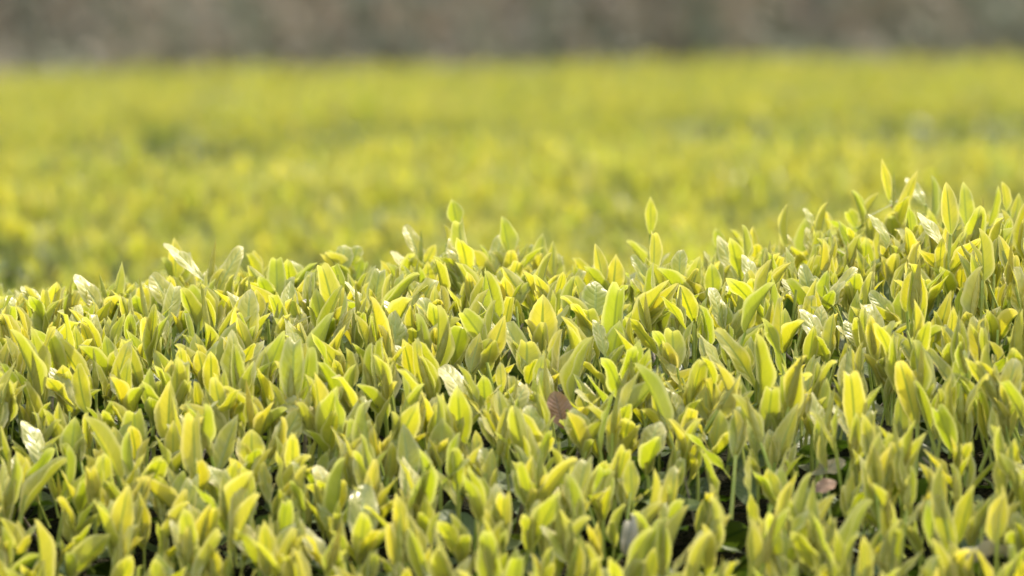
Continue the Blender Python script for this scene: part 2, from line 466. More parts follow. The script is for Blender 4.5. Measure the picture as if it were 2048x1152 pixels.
def old_leaves(row, P, drop=(0.0, 0.045), size=1.0):
    n = len(P)
    z = row.z(P[:, 0], P[:, 1]) - rng.uniform(*drop, n)
    az = rng.uniform(0, 6.283, n); el = rng.normal(.12, .38, n)
    ax = np.stack([np.cos(az) * np.cos(el), np.sin(az) * np.cos(el), np.sin(el)], 1)
    L = rng.uniform(.028, .050, n) * size
    base = np.stack([P[:, 0], P[:, 1], z], 1) - ax * L[:, None] * .5
    nrm = np.array([0, 0, 1.0]) + rng.normal(0, .45, (n, 3))
    return rng.integers(0, len(OLD_SPEC), n), frames(base, base + ax * L[:, None], nrm, L * rng.uniform(.40, .5, n)), rng.uniform(0, 1, n)

def side_leaves(row, q, dens, size=1.0):
    """mature leaves over the steep flank of a hedge"""
    n = int(2 * row.xh * 0.75 * dens)
    x = rng.uniform(-row.xh, row.xh, n); f = rng.uniform(0.06, 1, n) ** .8
    ye = row.yc + q * (row.half - .03)
    z = (row.z(x, ye) - .02) * f
    y = ye + q * (.06 * np.sin(f * math.pi) - .10 * (1 - f)) + rng.normal(0, .02, n)
    az = rng.uniform(0, 6.283, n)
    ax = unit(np.stack([np.cos(az), q * rng.uniform(0, .8, n), np.sin(az)], 1))
    L = rng.uniform(.04, .065, n) * size
    b0 = np.stack([x, y, z], 1)
    nrm = np.tile([0, q * 1.0, .6], (n, 1)) + rng.normal(0, .4, (n, 3))
    return rng.integers(0, len(OLD_SPEC), n), frames(b0, b0 + ax * L[:, None], nrm, L * rng.uniform(.38, .5, n)), rng.uniform(0, 1, n)

def cat(*a): return tuple(np.concatenate(x) for x in zip(*a))

# ------------------------------------------------------------------ the near hedge: leaves read off the photograph
# tip x, tip y, base x, base y, width (photo pixels), kind: b under/back face to the camera, g glossy upper face, s seen from its edge, t thin bud; capital = rolled-back tip
HAND = """
42 572 90 620 32 g|150 548 212 640 38 g|198 545 212 600 9 t|244 523 222 630 30 b|184 600 178 662 13 s|284 574 284 640 34 B|302 550 352 635 42 g
328 486 410 565 30 g|348 475 352 560 40 b|362 538 388 580 34 B|432 475 418 570 13 t|487 494 430 598 36 g|375 580 398 645 48 B|507 500 512 550 32 b
495 530 540 592 28 b|553 519 556 607 37 B|578 520 610 580 38 g|636 525 585 594 14 s|513 578 516 640 40 b|656 500 672 550 16 s|632 576 650 675 42 b|690 490 690 545 40 g
30 610 50 690 30 s|85 608 84 668 40 b|120 600 92 668 20 s|60 760 125 800 50 g|100 735 150 820 40 g|150 650 160 735 30 b|210 670 222 745 34 b
808 452 840 522 28 g|843 457 842 522 9 t|871 488 848 532 24 b|782 502 815 545 24 g|903 398 915 452 40 b|920 447 930 522 38 B|905 478 920 552 44 g|886 448 893 490 18 s
1003 431 1020 517 42 b|1012 450 1022 512 16 s|1005 466 988 547 36 g|958 490 975 552 16 s|1086 466 1083 532 38 b|1106 480 1108 557 28 b|1062 488 1070 525 22 g|1104 505 1080 590 26 s
1301 392 1301 472 25 b|1306 468 1306 557 31 B|1336 536 1313 582 12 s|1262 512 1305 592 26 g|1232 508 1225 592 40 b|1190 486 1208 572 30 b|1166 535 1180 575 32 B|1190 562 1190 642 54 g
880 535 915 582 32 b|910 522 945 577 32 b|950 545 945 607 34 b|985 547 1018 610 26 b|1004 533 1062 617 36 b|1086 588 1083 712 64 b|1120 577 1120 637 38 b|925 625 975 692 42 B
992 600 978 692 24 s|1010 630 975 737 44 b|925 655 905 732 54 B|960 665 940 747 34 b|1052 685 1052 757 54 B|1158 693 1100 772 50 b|1086 700 1085 777 24 b|840 550 760 652 26 s
690 562 745 642 20 g|768 600 822 674 34 g|1240 640 1220 737 44 b|1190 640 1210 712 28 g|1345 663 1350 747 50 B|725 513 710 562 28 b|718 492 705 532 34 g|1175 620 1178 680 44 B
1363 500 1360 572 34 g|1400 512 1380 607 40 b|1423 526 1428 602 36 b|1436 470 1476 572 34 g|1430 456 1446 505 26 b|1460 458 1484 508 11 s|1483 450 1488 522 14 s|1505 452 1515 522 26 b
1576 408 1578 502 14 s|1612 432 1610 532 42 b|1608 417 1628 455 16 g|1656 405 1638 502 12 s|1552 486 1515 547 24 b|1584 524 1525 617 14 s|1488 510 1512 592 32 g|1444 574 1500 607 22 g
1513 605 1465 682 44 b|1422 575 1448 670 34 g|1570 616 1568 697 40 b|1710 545 1715 617 38 b|1716 537 1645 634 34 g|1656 540 1645 602 34 b|1560 556 1612 618 26 g|1602 530 1622 617 34 g
1763 316 1780 405 20 b|1787 340 1788 408 8 t|1836 340 1792 452 26 b|1812 355 1850 412 28 g|1862 350 1862 442 13 s|1892 364 1902 472 38 b|1926 363 1934 458 36 b|1834 424 1897 510 28 g
1966 387 1965 452 9 t|1996 370 1975 457 22 b|2003 362 2012 422 26 b|2038 385 2030 452 26 b|1702 383 1724 452 11 s|1758 385 1727 452 12 s|1696 424 1712 457 30 B|1737 428 1780 492 22 g
1817 410 1824 482 26 b|1763 512 1788 574 36 b|2015 428 1968 462 20 g|1985 465 1980 522 26 b|1803 580 1806 652 40 b|1738 585 1795 657 34 g|1983 536 1987 612 36 b|1850 560 1855 614 34 B
1934 465 1920 572 16 s|1870 538 1908 577 16 g|2000 616 2000 682 40 b|1942 596 1945 670 20 s|1604 618 1650 712 44 g|1668 625 1660 702 34 b|1640 415 1655 470 12 s|1690 640 1720 700 34 g
48 842 90 947 46 g|150 833 140 932 50 b|226 852 232 927 40 b|270 826 274 912 54 B|389 838 395 982 46 B|347 840 345 937 34 b|503 858 503 937 52 b|570 800 655 902 56 g
415 932 445 982 40 g|632 930 670 1012 46 g|368 940 352 1012 34 b|222 1068 140 1152 60 b|444 775 520 862 28 s|312 1106 315 1182 64 b|465 1045 520 1122 50 g|604 1058 655 1142 44 g
35 1040 38 1112 34 b|115 1000 150 1070 34 B|225 740 265 825 44 g|300 735 300 822 38 b|325 765 318 835 32 B|395 700 410 760 40 b|640 680 690 770 46 b|460 670 480 735 44 B
880 735 945 837 58 g|1058 810 1072 902 48 g|1172 788 1175 832 44 B|1147 815 1165 902 54 g|1320 842 1290 937 56 g|1175 815 1245 907 26 s|985 895 985 977 40 b|1208 940 1208 1027 44 B
1260 917 1265 1002 34 b|1146 917 1155 1027 26 b|922 1048 922 1112 46 b|725 970 720 1112 60 g|850 990 845 1087 44 b|960 898 985 977 36 g|1095 960 1138 1027 24 g|885 835 880 927 60 b
1412 772 1415 842 48 b|1440 818 1428 902 50 b|1597 805 1550 927 44 b|1512 850 1512 907 36 B|1990 985 1950 1077 44 b|1706 940 1702 1032 28 b|2000 1037 2025 1112 34 b|1535 935 1553 1012 40 b
1563 932 1556 1002 36 b|1653 755 1628 852 30 b|1660 808 1710 892 22 g|1330 775 1360 850 34 g|1250 690 1220 770 30 s|790 690 830 760 34 g|1495 690 1490 745 40 b|1900 690 1905 750 40 b
"""
hand = []
for tok in HAND.replace('\n', '|').split('|'):
    q = tok.split()
    if len(q) == 6: hand.append([float(v) for v in q[:5]] + [q[5]])

TALL_X = [(0, 45), (650, 45), (1400, 55), (1650, 90), (1800, 120), (2048, 120)]
order = sorted(range(len(hand)), key=lambda i: hand[i][2])
clusters, used = [], set()
for i in order:
    if i in used: continue
    c = [i]; used.add(i)
    for j in order:
        if j in used or len(c) >= 4: continue
        if abs(hand[j][2] - hand[i][2]) < 22 and abs(hand[j][3] - hand[i][3]) < 60 and np.hypot(hand[j][0] - hand[i][0], hand[j][1] - hand[i][1]) > 22:
            c.append(j); used.add(j)
    clusters.append(c)

def tube(points, radii, ns=6):
    P = [np.asarray(p, float) for p in points]
    V, F = [], []
    for j, p in enumerate(P):
        t = P[min(j + 1, len(P) - 1)] - P[max(j - 1, 0)]; t = t / np.linalg.norm(t)
        a = np.cross(t, [0.31, 0.9, 0.17]); a /= np.linalg.norm(a); c = np.cross(t, a)
        for i in range(ns):
            th = 6.2832 * i / ns
            V.append(p + radii[j] * (math.cos(th) * a + math.sin(th) * c))
    for j in range(len(P) - 1):
        for i in range(ns):
            k = (i + 1) % ns
            F.append((j * ns + i, j * ns + k, (j + 1) * ns + k, (j + 1) * ns + i))
    # end cap
    o = (len(P) - 1) * ns
    F += [(o, o + i, o + i + 1, o + i + 1) for i in range(1, ns - 1)] if False else []
    return np.array(V), np.array(F)

class Shoot:
    __slots__ = ('root', 'stem', 'pieces', 'hand')

shoots = []
hand_roots = []
for c in clusters:
    bx = np.mean([hand[i][2] for i in c]); by = max(hand[i][3] for i in c)
    sp = np.interp(bx, [a for a, _ in TALL_X], [a for _, a in TALL_X])
    if by > 520: sp = 40
    rp = hit_row(R1, bx + rng.normal(0, 5), by + sp)
    if rp is None:
        dep = R1.yc + 0.02 + (0.06 if bx > 1350 else 0)
        q = at(bx, by, dep)
        rp = np.array([q[0], dep, float(R1.z(q[0], dep))])
    dep = rp[1]
    s = Shoot(); s.root = rp; s.pieces = []; s.hand = True
    V, F, off = [], [], 0
    bases = sorted(c, key=lambda i: -hand[i][3])
    pts = [rp - [0, 0, .014], rp + [0, 0, .004]] + [at(hand[i][2] * .5 + bx * .5, hand[i][3], dep) for i in bases]
    keep = [pts[0], pts[1]]
    for p_ in pts[2:]:
        if p_[2] > keep[-1][2] + .004: keep.append(p_)
    if len(keep) < 3: keep.append(keep[-1] + np.array([0, 0, .006]))
    v, f = tube(keep, np.linspace(.0013, .0009, len(keep)))
    V.append(v); F.append(f); off += len(v)
    for i in c:
        tx, ty, x0, y0, w, kd = hand[i]
        mpp = dep / FPX
        b0 = at(x0, y0, dep + rng.normal(0, .003))
        L = math.hypot(tx - x0, ty - y0) * mpp
        low = kd.lower()
        dy = {'b': rng.uniform(-.15, .25), 'g': rng.uniform(.30, .85), 's': rng.uniform(-.2, .3), 't': 0.05}[low] * L
        t0 = at(tx, ty, b0[1] + dy)
        lean = np.sign(x0 - tx) if abs(x0 - tx) > 8 else rng.choice([-1, 1])
        if low == 'b':   nr = np.array([rng.normal(0, .35), 1.0, .25]); fam = FAM['o'] if kd == 'B' else FAM['p']; wk = 1.04
        elif low == 'g': nr = np.array([.30 * lean + rng.normal(0, .12), -.80, .56]); fam = FAM['g']; wk = 1.05
        elif low == 's': nr = np.array([lean, -.25, .3]); fam = FAM['n']; wk = None
        else:            nr = np.array([1., 0, 0]); fam = [BUD]; wk = 1.0
        width = w * mpp * wk if wk else max(.007, w * mpp * 1.0)
        s.pieces.append((int(rng.choice(fam)), frames(b0, t0, nr, width, low == 't')[0], rng.uniform(0, 1)))
        # petiole from the stem axis
        k = min(range(len(keep)), key=lambda q: abs(keep[q][2] - (b0[2] - .004)))
        if np.linalg.norm(b0 - keep[k]) > .0015:
            v, f = tube([keep[k], b0 + (t0 - b0) * .03], [.0009, .0007], 5)
            V.append(v); F.append(f + off); off += len(v)
    # lower leaves of the same shoot, half hidden in the mass
    for q in range(int(rng.integers(2, 5))):
        f_ = rng.uniform(.0, .55); sg = keep[1] + (keep[-1] - keep[1]) * f_
        a_ = rng.uniform(0, 6.283); sp_ = math.radians(rng.uniform(18, 50))
        o3 = np.array([math.cos(a_), math.sin(a_) - .15, 0]); ax3 = o3 * math.sin(sp_) + np.array([0, 0, math.cos(sp_)])
        Lq = rng.uniform(.020, .032)
        s.pieces.append((int(rng.choice(FAM['p'] + FAM['g'] + FAM['n'])), frames(sg, sg + ax3 * Lq, np.array([0, 0, math.sin(sp_)]) - o3 * math.cos(sp_) + rng.normal(0, .2, 3), Lq * rng.uniform(.32, .46))[0], rng.uniform(0, 1)))
    s.stem = (np.concatenate(V), np.concatenate(F))
    shoots.append(s); hand_roots.append(rp)
hand_roots = np.array(hand_roots)

# ------------------------------------------------------------------ the near hedge: random shoots between them
GAPS = [(1400, 965, 90, 40), (1340, 1080, 70, 45), (1810, 905, 60, 40), (1745, 850, 60, 30), (1480, 1110, 80, 40), (1640, 1010, 60, 40), (95, 1080, 60, 45), (1790, 612, 55, 42),
        (130, 900, 45, 30), (1310, 1000, 60, 40), (1700, 1080, 60, 40), (430, 890, 40, 26), (880, 1060, 40, 30), (1890, 1010, 40, 40), (700, 720, 30, 20), (250, 720, 30, 18)]
PROF_X = [-400, 0, 100, 200, 300, 450, 600, 750, 850, 1000, 1150, 1250, 1350, 1450, 1550, 1650, 1750, 1850, 2048, 2500]
PROF_Y = [620, 595, 590, 590, 570, 555, 550, 550, 540, 540, 550, 550, 540, 520, 505, 480, 455, 440, 430, 420]
P = jitter_grid(-R1.xh, R1.xh, R1.yc - R1.half, R1.yc + R1.half, 2500)
n_main = len(P)
P = np.concatenate([P, jitter_grid(-R1.xh, R1.xh, R1.yc - R1.half, R1.yc + R1.half, 1700)])
short = np.arange(len(P)) >= n_main
root = np.stack([P[:, 0], P[:, 1], R1.z(P[:, 0], P[:, 1])], 1)
pp = project(root)
inview = (pp[:, 0] > -150) & (pp[:, 0] < 2200) & (pp[:, 1] < 1350) & (P[:, 1] < R1.yc + .2)
keep = np.ones(len(P), bool)
for (cx, cy, rx, ry) in GAPS:
    dd = ((pp[:, 0] - cx) / rx) ** 2 + ((pp[:, 1] - cy - 45) / (ry * 1.5)) ** 2
    keep &= ~((dd < 1) & (rng.uniform(0, 1, len(P)) < np.where(short, .5, .82)))
dm = np.min(np.hypot(P[:, None, 0] - hand_roots[None, :, 0], (P[:, None, 1] - hand_roots[None, :, 1])), 1)
keep &= (dm > .009) | short
keep &= (inview | (rng.uniform(0, 1, len(P)) < .6))
P, root, pp, inview, short = P[keep], root[keep], pp[keep], inview[keep], short[keep]
right = np.clip((root[:, 0] + .05) / .35, 0, 1)
near = np.clip((R1.yc - root[:, 1] - .1) / .4, 0, 1)
tall = (0.75 + .55 * right + .25 * near * right) * np.where(short, .35, 1)
narrow = np.clip(.15 + .6 * right + .25 * near, 0, 1)
# a shoot on the crest may not rise past the skyline that the photograph shows
sid, tid, Ms, rn = grow(root, tall, narrow, np.where(short, .78, 1.0))
tips = (Ms @ np.array([0, 1, 0, 1.0]))[:, :3]
tp = project(tips)
ease = 30 * rng.uniform(0, 1, len(root)) ** 2
over = tp[:, 1] < np.interp(tp[:, 0], PROF_X, PROF_Y) - ease[sid]
bad = np.unique(sid[over & (tp[:, 0] > -100) & (tp[:, 0] < 2150)])
okp = ~np.isin(sid, bad)
# shrink instead of dropping where possible: those shoots simply stay shorter
shr = np.ones(len(root)); 
for s_ in bad:
    m_ = sid == s_
    r0 = root[s_]; rpj = project(r0)[0, 1]; topy = tp[m_, 1].min(); lim = np.interp(pp[s_, 0], PROF_X, PROF_Y) - ease[s_]
    k = (rpj - lim) / max(rpj - topy, 1)
    if k > .45:
        Ms[m_, :3, 3] = r0 + (Ms[m_, :3, 3] - r0) * k
        Ms[m_, :3, :3] *= k
        okp[m_] = True
sid, tid, Ms, rn = sid[okp], tid[okp], Ms[okp], rn[okp]
# nothing grows right in front of the leaves that the photograph shows in full
SPECIAL_PX = [(1105, 778, 1128, 860, 60, 3.2), (1245, 812, 1190, 832, 50, 3.2), (1672, 955, 1630, 985, 44, 3.1), (1690, 920, 1620, 952, 50, 3.1), (2010, 1112, 1930, 1140, 46, 3.05),
              (1262, 1040, 1250, 1112, 46, 3.05), (605, 600, 662, 632, 26, 3.4)]
cen = project((Ms @ np.array([0, .55, 0, 1.0]))[:, :3]); tipp = project((Ms @ np.array([0, .95, 0, 1.0]))[:, :3]); depth_ = Ms[:, 1, 3]
front = [(hand[i][:5], s.root[1], .9) for s, c in zip(shoots, clusters) for i in c if hand[i][4] >= 26] + [(q[:5], q[5] - .02, .75) for q in SPECIAL_PX]
gone = np.zeros(len(sid), bool)
for (tx, ty, x0, y0, w), dep, pr in front:
    mx_, my_ = (tx * .55 + x0 * .45), (ty * .55 + y0 * .45); Lp = math.hypot(tx - x0, ty - y0); ux, uy = (tx - x0) / Lp, (ty - y0) / Lp
    for q in (cen, tipp):
        a_ = (q[:, 0] - mx_) * ux + (q[:, 1] - my_) * uy; c_ = (q[:, 0] - mx_) * uy - (q[:, 1] - my_) * ux
        inside = ((a_ / (Lp * .5)) ** 2 + (c_ / (w * .55)) ** 2 < 1) & (depth_ < dep - .004)
        inside &= (tid != STEM)
        gone |= inside & (rng.uniform(0, 1, len(gone)) < pr)
okp = ~gone
sid, tid, Ms, rn = sid[okp], tid[okp], Ms[okp], rn[okp]

# mature leaves and cut twigs under the shoots
PO = jitter_grid(-R1.xh, R1.xh, R1.yc - R1.half, R1.yc + R1.half, 2600)
oid, OM, orn = old_leaves(R1, PO, (.000, .05))
PT = jitter_grid(-R1.xh, R1.xh, R1.yc - R1.half, R1.yc + R1.half, 420)
nt = len(PT)
tz = R1.z(PT[:, 0], PT[:, 1])
tb = np.stack([PT[:, 0], PT[:, 1], tz - .035], 1)
td = unit(np.stack([rng.normal(0, .5, nt), rng.normal(0, .5, nt), np.ones(nt)], 1))
TM = frames(tb, tb + td * rng.uniform(.03, .052, nt)[:, None], rng.normal(0, 1, (nt, 3)), rng.uniform(.0013, .0030, nt), True)

# ------------------------------------------------------------------ which of them show largest in the picture: a small ray-cast from the camera
cand = np.unique(sid[np.isin(sid, np.where(inview)[0])])
lists = {int(k): [] for k in cand}
for i in np.where(np.isin(sid, cand))[0]: lists[int(sid[i])].append(int(i))
bv, bf, owner, off = [], [], [], 0
def add_bvh(T, M, o):
    global off
    V, F, _ = T
    bv.append(V @ M[:3, :3].T + M[:3, 3]); bf.append(F + off); owner.append(np.full(len(F), o)); off += len(V)
NH = len(shoots)
for k, s in enumerate(shoots):
    for (t, M, r_) in s.pieces: add_bvh(MED[t], M, k)
for k, lst in lists.items():
    for i in lst: add_bvh(LOW[tid[i]], Ms[i], NH + k)
opp = project(OM[:, :3, 3]); OBASE = 10 ** 6
ovis = np.where((opp[:, 0] > -100) & (opp[:, 0] < 2150) & (opp[:, 1] < 1250) & (OM[:, 1, 3] < R1.yc + .1))[0]
for i in ovis: add_bvh(OLD_LOW[oid[i]], OM[i], OBASE + i)
tpp = project(TM[:, :3, 3]); TBASE = 2 * 10 ** 6
tvis = np.where((tpp[:, 0] > -50) & (tpp[:, 0] < 2100) & (tpp[:, 1] < 1250) & (TM[:, 1, 3] < R1.yc + .1))[0]
for i in tvis: add_bvh(LOW[STEM], TM[i], TBASE + i)
owner = np.concatenate(owner)
tree = BVHTree.FromPolygons(np.concatenate(bv).tolist(), np.concatenate(bf).tolist())
hits = {}
o_ = Vector(CAM)
for py in range(300, 1152, 5):
    for px in range(0, 2048, 5):
        h_ = tree.ray_cast(o_, Vector(ray(px + .5, py + .5)).normalized(), 8.0)
        if h_[2] is not None:
            k = int(owner[h_[2]]); hits[k] = hits.get(k, 0) + 1
sh_rank = sorted(((n, k) for k, n in hits.items() if k < OBASE), reverse=True)[:300]
chosen = set(k for n, k in sh_rank)
old_rank = sorted(((n, k - OBASE) for k, n in hits.items() if OBASE <= k < TBASE and n >= 3), reverse=True)[:220]
tw_rank = sorted(((n, k - TBASE) for k, n in hits.items() if k >= TBASE and n >= 2), reverse=True)[:80]
print('visible shoots', len([1 for k in hits if k < OBASE]), 'old', len(old_rank), 'twigs', len(tw_rank), 'smallest', sh_rank[-1], round(time.time() - T_START, 1))

# ------------------------------------------------------------------ build the near hedge
H1 = np.array([0, R1.yc, 0.0])
hedge = empty('tea_hedge', H1, 'sharp clipped tea hedge in the foreground with upright yellow-green young shoots', 'tea hedge', 'rows of clipped tea hedge')
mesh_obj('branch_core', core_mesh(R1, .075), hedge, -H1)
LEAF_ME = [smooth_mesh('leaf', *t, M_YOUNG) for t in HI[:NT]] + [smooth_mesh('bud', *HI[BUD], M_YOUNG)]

def build_shoot(root, stemVF, pieces, name='tea_shoot'):
    me = smooth_mesh('shoot_stem', stemVF[0] - root, stemVF[1], None, M_STEM)
    o = mesh_obj(name, me, hedge, root - H1)
    for (t, M, r_) in pieces:
        q = mesh_obj('bud' if t == BUD else 'leaf', LEAF_ME[t], o)
        M = M.copy(); M[:3, 3] -= root
        q.matrix_basis = Matrix(M.tolist())
    return o

rest_t, rest_M, rest_r = [], [], []
low_stems = []
tall_done = None
for k, s in enumerate(shoots):
    if k in chosen:
        o = build_shoot(s.root, s.stem, s.pieces)
    else:
        for (t, M, r_) in s.pieces: rest_t.append(t); rest_M.append(M); rest_r.append(r_)
        low_stems.append(s.stem)
done = set()
for n_, k in sh_rank:
    if k < NH: continue
    k -= NH; done.add(k)
    pcs, stem = [], None
    for i in lists[k]:
        if tid[i] == STEM:
            V, F, _ = HI[STEM]; stem = (V @ Ms[i][:3, :3].T + Ms[i][:3, 3], F)
        else: pcs.append((int(tid[i]), Ms[i], rn[i]))
    build_shoot(root[k], stem, pcs)
left = ~np.isin(sid, list(done))
inv = np.isin(sid, np.where(inview)[0])
parts = []
isleaf = tid < STEM
a = left & inv & isleaf
rt = np.concatenate([tid[a], np.array(rest_t, int)]) if rest_t else tid[a]
rM = np.concatenate([Ms[a], np.array(rest_M)]) if rest_t else Ms[a]
rr_ = np.concatenate([rn[a], np.array(rest_r)]) if rest_t else rn[a]
A = gather(MED, rt, rM, rr_)
a = left & ~inv & isleaf
B = gather(FAR2, tid[a], Ms[a], rn[a])
n0 = len(A[0])
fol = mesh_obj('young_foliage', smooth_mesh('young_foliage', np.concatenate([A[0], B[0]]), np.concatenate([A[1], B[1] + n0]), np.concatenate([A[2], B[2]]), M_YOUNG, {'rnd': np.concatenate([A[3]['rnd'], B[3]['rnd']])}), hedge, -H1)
fol['kind'] = 'stuff'
a = left & (tid == STEM)
S_ = gather(LOW, tid[a], Ms[a], rn[a])
sv, sf, o2 = [S_[0]], [S_[1]], len(S_[0])
for v, f in low_stems: sv.append(v); sf.append(f + o2); o2 += len(v)
st = mesh_obj('stem_mass', smooth_mesh('stem_mass', np.concatenate(sv), np.concatenate(sf), None, M_STEM), hedge, -H1)
st['kind'] = 'stuff'
OLD_ME = [smooth_mesh('mature_leaf', *t, M_MATURE) for t in OLD_HI]
osel = [k for n, k in old_rank]
for i in osel:
    q = mesh_obj('mature_leaf', OLD_ME[oid[i]], hedge)
    M = OM[i].copy(); M[:3, 3] -= H1; q.matrix_basis = Matrix(M.tolist())
om = np.ones(len(oid), bool); om[osel] = False
s1, s2 = side_leaves(R1, -1, 700), side_leaves(R1, 1, 500)
oi2, oM2, or2 = cat((oid[om], OM[om], orn[om]), s1, s2)
A = gather(OLD_LOW, oi2, oM2, or2)
q = mesh_obj('mature_foliage', smooth_mesh('mature_foliage', A[0], A[1], A[2], M_MATURE, A[3]), hedge, -H1); q['kind'] = 'stuff'
TW_ME = smooth_mesh('twig', *HI[STEM], M_TWIG)
tsel = [k for n, k in tw_rank]
for i in tsel:
    q = mesh_obj('twig', TW_ME, hedge)
    M = TM[i].copy(); M[:3, 3] -= H1; q.matrix_basis = Matrix(M.tolist())
tm = np.ones(nt, bool); tm[tsel] = False
A = gather(LOW, np.full(int(tm.sum()), STEM), TM[tm], rng.uniform(0, 1, int(tm.sum())))
q = mesh_obj('twig_mass', smooth_mesh('twig_mass', A[0], A[1], A[2], M_TWIG, A[3]), hedge, -H1); q['kind'] = 'stuff'

OLD_HI.append(leaf_template(6, 14, fold=.9, bend=70, tip_bend=90, belly=.4, sharp=1.0, wave_a=.3, cup=.3, twist=40, seed=77))
# single leaves that stand out in colour
def special(tx, ty, x0, y0, w, mat, tmpl, name, label, nr=(0, -.8, .6), dy=.3, lift=0.0, thing=None):
    hp = hit_row(R1, x0, y0 + 25); dep = hp[1] - .012 + lift
    b0 = at(x0, y0, dep); t0 = at(tx, ty, dep + dy * math.hypot(tx - x0, ty - y0) * dep / FPX)
    me = smooth_mesh(name, *OLD_HI[tmpl], mat)
    M = frames(b0, t0, np.array(nr), w * dep / FPX * 1.15)[0]
    if thing:
        o = bpy.data.objects.new(name, me); link(o); tag(o, label, thing)
    else:
        o = bpy.data.objects.new(name, me); link(o, hedge); o['label'] = label; M[:3, 3] -= H1
    o.matrix_basis = Matrix(M.tolist())
    return o
special(1108, 782, 1128, 858, 46, M_RED, 1, 'mature_leaf', 'reddened old leaf standing among the young shoots')
special(1245, 812, 1190, 832, 46, M_OLIVE, 3, 'mature_leaf', 'olive brown old leaf beside the reddened one', nr=(0, .4, 1), dy=.6)
special(1672, 962, 1630, 985, 36, M_RED, 2, 'mature_leaf', 'small pinkish red old leaf in the right-hand gap', nr=(0, -.5, .8))
special(1690, 920, 1620, 952, 46, M_OLIVE, 4, 'mature_leaf', 'flat olive green old leaf in the right-hand gap', nr=(-.1, -.3, 1))
special(2010, 1112, 1930, 1140, 46, M_DRY, 8, 'fallen_leaf', 'tan dry leaf lying in the bottom right corner of the hedge', nr=(0, -.3, 1), thing='leaf')
special(1262, 1045, 1248, 1108, 40, M_DRY, 8, 'fallen_leaf', 'pale grey withered leaf caught in the dark gap at the bottom', nr=(.4, -.8, .4), lift=-.02, thing='leaf')
special(605, 600, 662, 632, 22, M_DRY, 0, 'fallen_leaf', 'pale grey dry leaf lying on the crest at the left', nr=(0, -.5, 1), thing='leaf')
special(250, 628, 300, 660, 22, M_OLIVE, 2, 'mature_leaf', 'grey-brown cut leaf at the crest on the left', nr=(0, -.6, .8))

# spider silk with a small insect between two tall shoots
dep = R1.yc + .06
a0, a1 = at(1706, 446, dep), at(1832, 379, dep - .004)
tt = np.linspace(0, 1, 9)
pts = [a0 + (a1 - a0) * t - np.array([0, 0, .0012 * 4 * t * (1 - t)]) for t in tt]
v, f = tube(pts, [.00016] * 9, 5)
silk = mesh_obj('spider_thread', smooth_mesh('spider_thread', v - a0, f, None, M_SILK), None, a0)
tag(silk, 'single white spider thread stretched between the tall shoots at the right', 'spider thread')
bc = at(1785, 412, dep - .002)
def blob(c, r, n=8, m=6):
    V, F = [], []
    for j in range(m + 1):
        th = math.pi * j / m
        for i in range(n):
            ph = 6.2832 * i / n
            V.append([c[0] + r[0] * math.sin(th) * math.cos(ph), c[1] + r[1] * math.sin(th) * math.sin(ph), c[2] + r[2] * math.cos(th)])
    for j in range(m):
        for i in range(n): F.append((j * n + i, (j + 1) * n + i, (j + 1) * n + (i + 1) % n, j * n + (i + 1) % n))
    return np.array(V), np.array(F)
bug = empty('insect', bc, 'tiny reddish brown insect hanging on the spider thread', 'insect')
tilt = Euler((0, math.radians(35), 0)).to_matrix()
for nm, c, r in (('abdomen', (0, 0, -.0007), (.0007, .0007, .0010)), ('head', (0, 0, .0005), (.0005, .0005, .0005))):
    v, f = blob(c, r); v = v @ np.array(tilt).T
    mesh_obj(nm, smooth_mesh(nm, v, f, None, M_BUG), bug)
for sx in (-1, 1):
    for k in range(3):
        v, f = tube([(0, 0, .0002 - .0004 * k), (sx * .0009, -.0002, .0006 - .0005 * k), (sx * .0013, -.0003, -.0002 - .0006 * k)], [.00008, .00007, .00004], 4)
        mesh_obj('leg', smooth_mesh('leg', v @ np.array(tilt).T, f, None, M_BUG), bug)

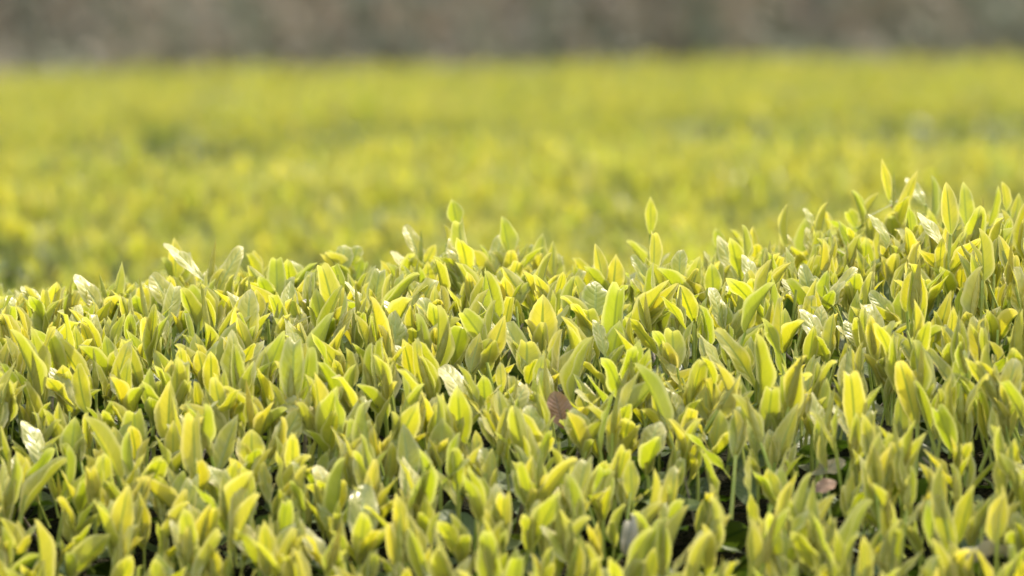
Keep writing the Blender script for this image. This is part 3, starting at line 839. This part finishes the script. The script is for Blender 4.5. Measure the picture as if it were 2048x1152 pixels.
# ------------------------------------------------------------------ the hedges behind (out of focus)
def far_row(row, dens, label, gaps, seed, lod, thin=0.0):
    Hc = np.array([0, row.yc, 0.0])
    h = empty('tea_hedge', Hc, label, 'tea hedge', 'rows of clipped tea hedge')
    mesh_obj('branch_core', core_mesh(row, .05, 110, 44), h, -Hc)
    P = jitter_grid(-row.xh, row.xh, row.yc - row.half, row.yc + row.half, dens)
    root = np.stack([P[:, 0], P[:, 1], row.z(P[:, 0], P[:, 1])], 1)
    pp = project(root)
    keep = np.ones(len(P), bool)
    for (cx, cy, rx, ry, pr) in gaps:
        dd = ((pp[:, 0] - cx) / rx) ** 2 + ((pp[:, 1] - cy - 45) / (ry * 1.4)) ** 2
        keep &= ~((dd < 1) & (rng.uniform(0, 1, len(P)) < pr * .9))
    patch = wave(seed, 11)(P[:, 0], P[:, 1])
    keep &= rng.uniform(0, 1, len(P)) < np.clip(.80 + .22 * patch, .35, 1)
    flank = np.clip((row.yc - .25 * row.half - .12 * patch - P[:, 1]) / .25, 0, 1)        # fewer shoots on the shaded near flank
    keep &= rng.uniform(0, 1, len(P)) > flank * thin
    side = np.abs(P[:, 0]) > .5 + .09 * row.yc
    keep &= ~side | (rng.uniform(0, 1, len(P)) < .45)
    root = root[keep]
    n = len(root)
    sid, tid, Ms, rn = grow(root, np.clip(1 + .25 * patch[keep], .6, 1.6), np.full(n, .35), lod)
    lf = tid < STEM
    A = gather(FAR2 if row is R2 else FAR, tid[lf], Ms[lf], rn[lf])
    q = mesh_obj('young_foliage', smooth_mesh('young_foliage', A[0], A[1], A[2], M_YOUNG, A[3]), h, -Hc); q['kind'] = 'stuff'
    if row is R2: A = gather(FAR, tid[~lf], Ms[~lf], rn[~lf])
    if row is R2: q = mesh_obj('stem_mass', smooth_mesh('stem_mass', A[0], A[1], A[2], M_STEM, A[3]), h, -Hc); q['kind'] = 'stuff'
    PO = jitter_grid(-row.xh, row.xh, row.yc - row.half, row.yc + row.half, 700 / lod ** 2)
    o = cat(old_leaves(row, PO, (0, .05), lod), side_leaves(row, -1, 350 / lod ** 2, lod), side_leaves(row, 1, 200 / lod ** 2, lod))
    A = gather(OLD_FAR, *o)
    q = mesh_obj('mature_foliage', smooth_mesh('mature_foliage', A[0], A[1], A[2], M_MATURE, A[3]), h, -Hc); q['kind'] = 'stuff'
    return h

far_row(R2, 1900, 'blurred tea hedge right behind the sharp foreground hedge, with darker thin patches',
        [(320, 345, 70, 16, .8), (270, 365, 60, 14, .6), (560, 330, 120, 14, .4), (750, 425, 60, 24, .6), (870, 440, 50, 22, .5), (1210, 450, 50, 20, .6), (1640, 360, 90, 16, .5), (960, 290, 140, 10, .4),
         (10, 500, 40, 30, .8), (90, 505, 70, 20, .5), (240, 515, 40, 20, .5), (1250, 300, 200, 9, .35)], 21, 0.85)
far_row(R3, 1300, 'third tea hedge back, a smooth blurred yellow-green strip across the middle distance', [], 22, 0.9, .75)
far_row(R4, 800, 'farthest tea hedge, a thin blurred yellow strip against the dark overgrown bank', [], 23, 1.1)

# ------------------------------------------------------------------ the overgrown bank behind the field
BY, BX, SL = 14.2, 9.0, math.radians(30)
wv, wt, wf = wave(31, 5), wave(32, 24), wave(33, 9)
def bank_z(x, y):
    d = np.asarray(y) - BY
    return np.where(d < 0, 0, np.minimum(d * math.tan(SL), 4.0)) + np.clip(d, 0, .5) * (.10 * wv(x, y * 1.4) + .06 * wt(x, y))
nx, ny = 130, 60
xs, ys = np.linspace(-BX, BX, nx), BY - .3 + np.concatenate([np.linspace(0, 3.2, ny - 12), np.linspace(3.5, 30, 12)])
X, Y = np.meshgrid(xs, ys, indexing='ij')
V = np.stack([X, Y, bank_z(X, Y) - .03], 2).reshape(-1, 3)
F = [(i * ny + j, (i + 1) * ny + j, (i + 1) * ny + j + 1, i * ny + j + 1) for i in range(nx - 1) for j in range(ny - 1)]
bank = mesh_obj('bank', smooth_mesh('bank', V, F, None, M_SOIL)); bank['kind'] = 'structure'
n = 65000
x = np.where(rng.uniform(0, 1, n) < .75, rng.uniform(-4.2, 4.2, n), rng.uniform(-BX, BX, n)); y = BY + rng.uniform(-.05, 2.6, n) ** 1.0
z = bank_z(x, y) + rng.uniform(-.02, .09, n)
az = rng.uniform(0, 6.283, n)
ax = unit(np.stack([np.cos(az), rng.uniform(-.9, .3, n), np.abs(np.sin(az)) + .2], 1))
L = rng.uniform(.035, .075, n)
b0 = np.stack([x, y, z], 1)
Mw = frames(b0, b0 + ax * L[:, None], np.tile([0, -.3, 1], (n, 1)) + rng.normal(0, .5, (n, 3)), L * rng.uniform(.35, .6, n))
ton = .5 + .22 * wt(x, z * .8) + rng.normal(0, .10, n)
fr = np.clip((wf(x, z) - 1.0) * 2.0, 0, .7)
A = gather(OLD_FAR, rng.integers(0, len(OLD_SPEC), n), Mw, rng.uniform(0, 1, n), {'tone': ton, 'fresh': fr})
q = mesh_obj('undergrowth', smooth_mesh('undergrowth', A[0], A[1], A[2], M_WIND, A[3])); q['kind'] = 'stuff'
tag(q, 'blurred grey-green and dry brown undergrowth covering the bank beyond the field', 'undergrowth')
print('script', round(time.time() - T_START, 1), 'objects', len(bpy.data.objects))
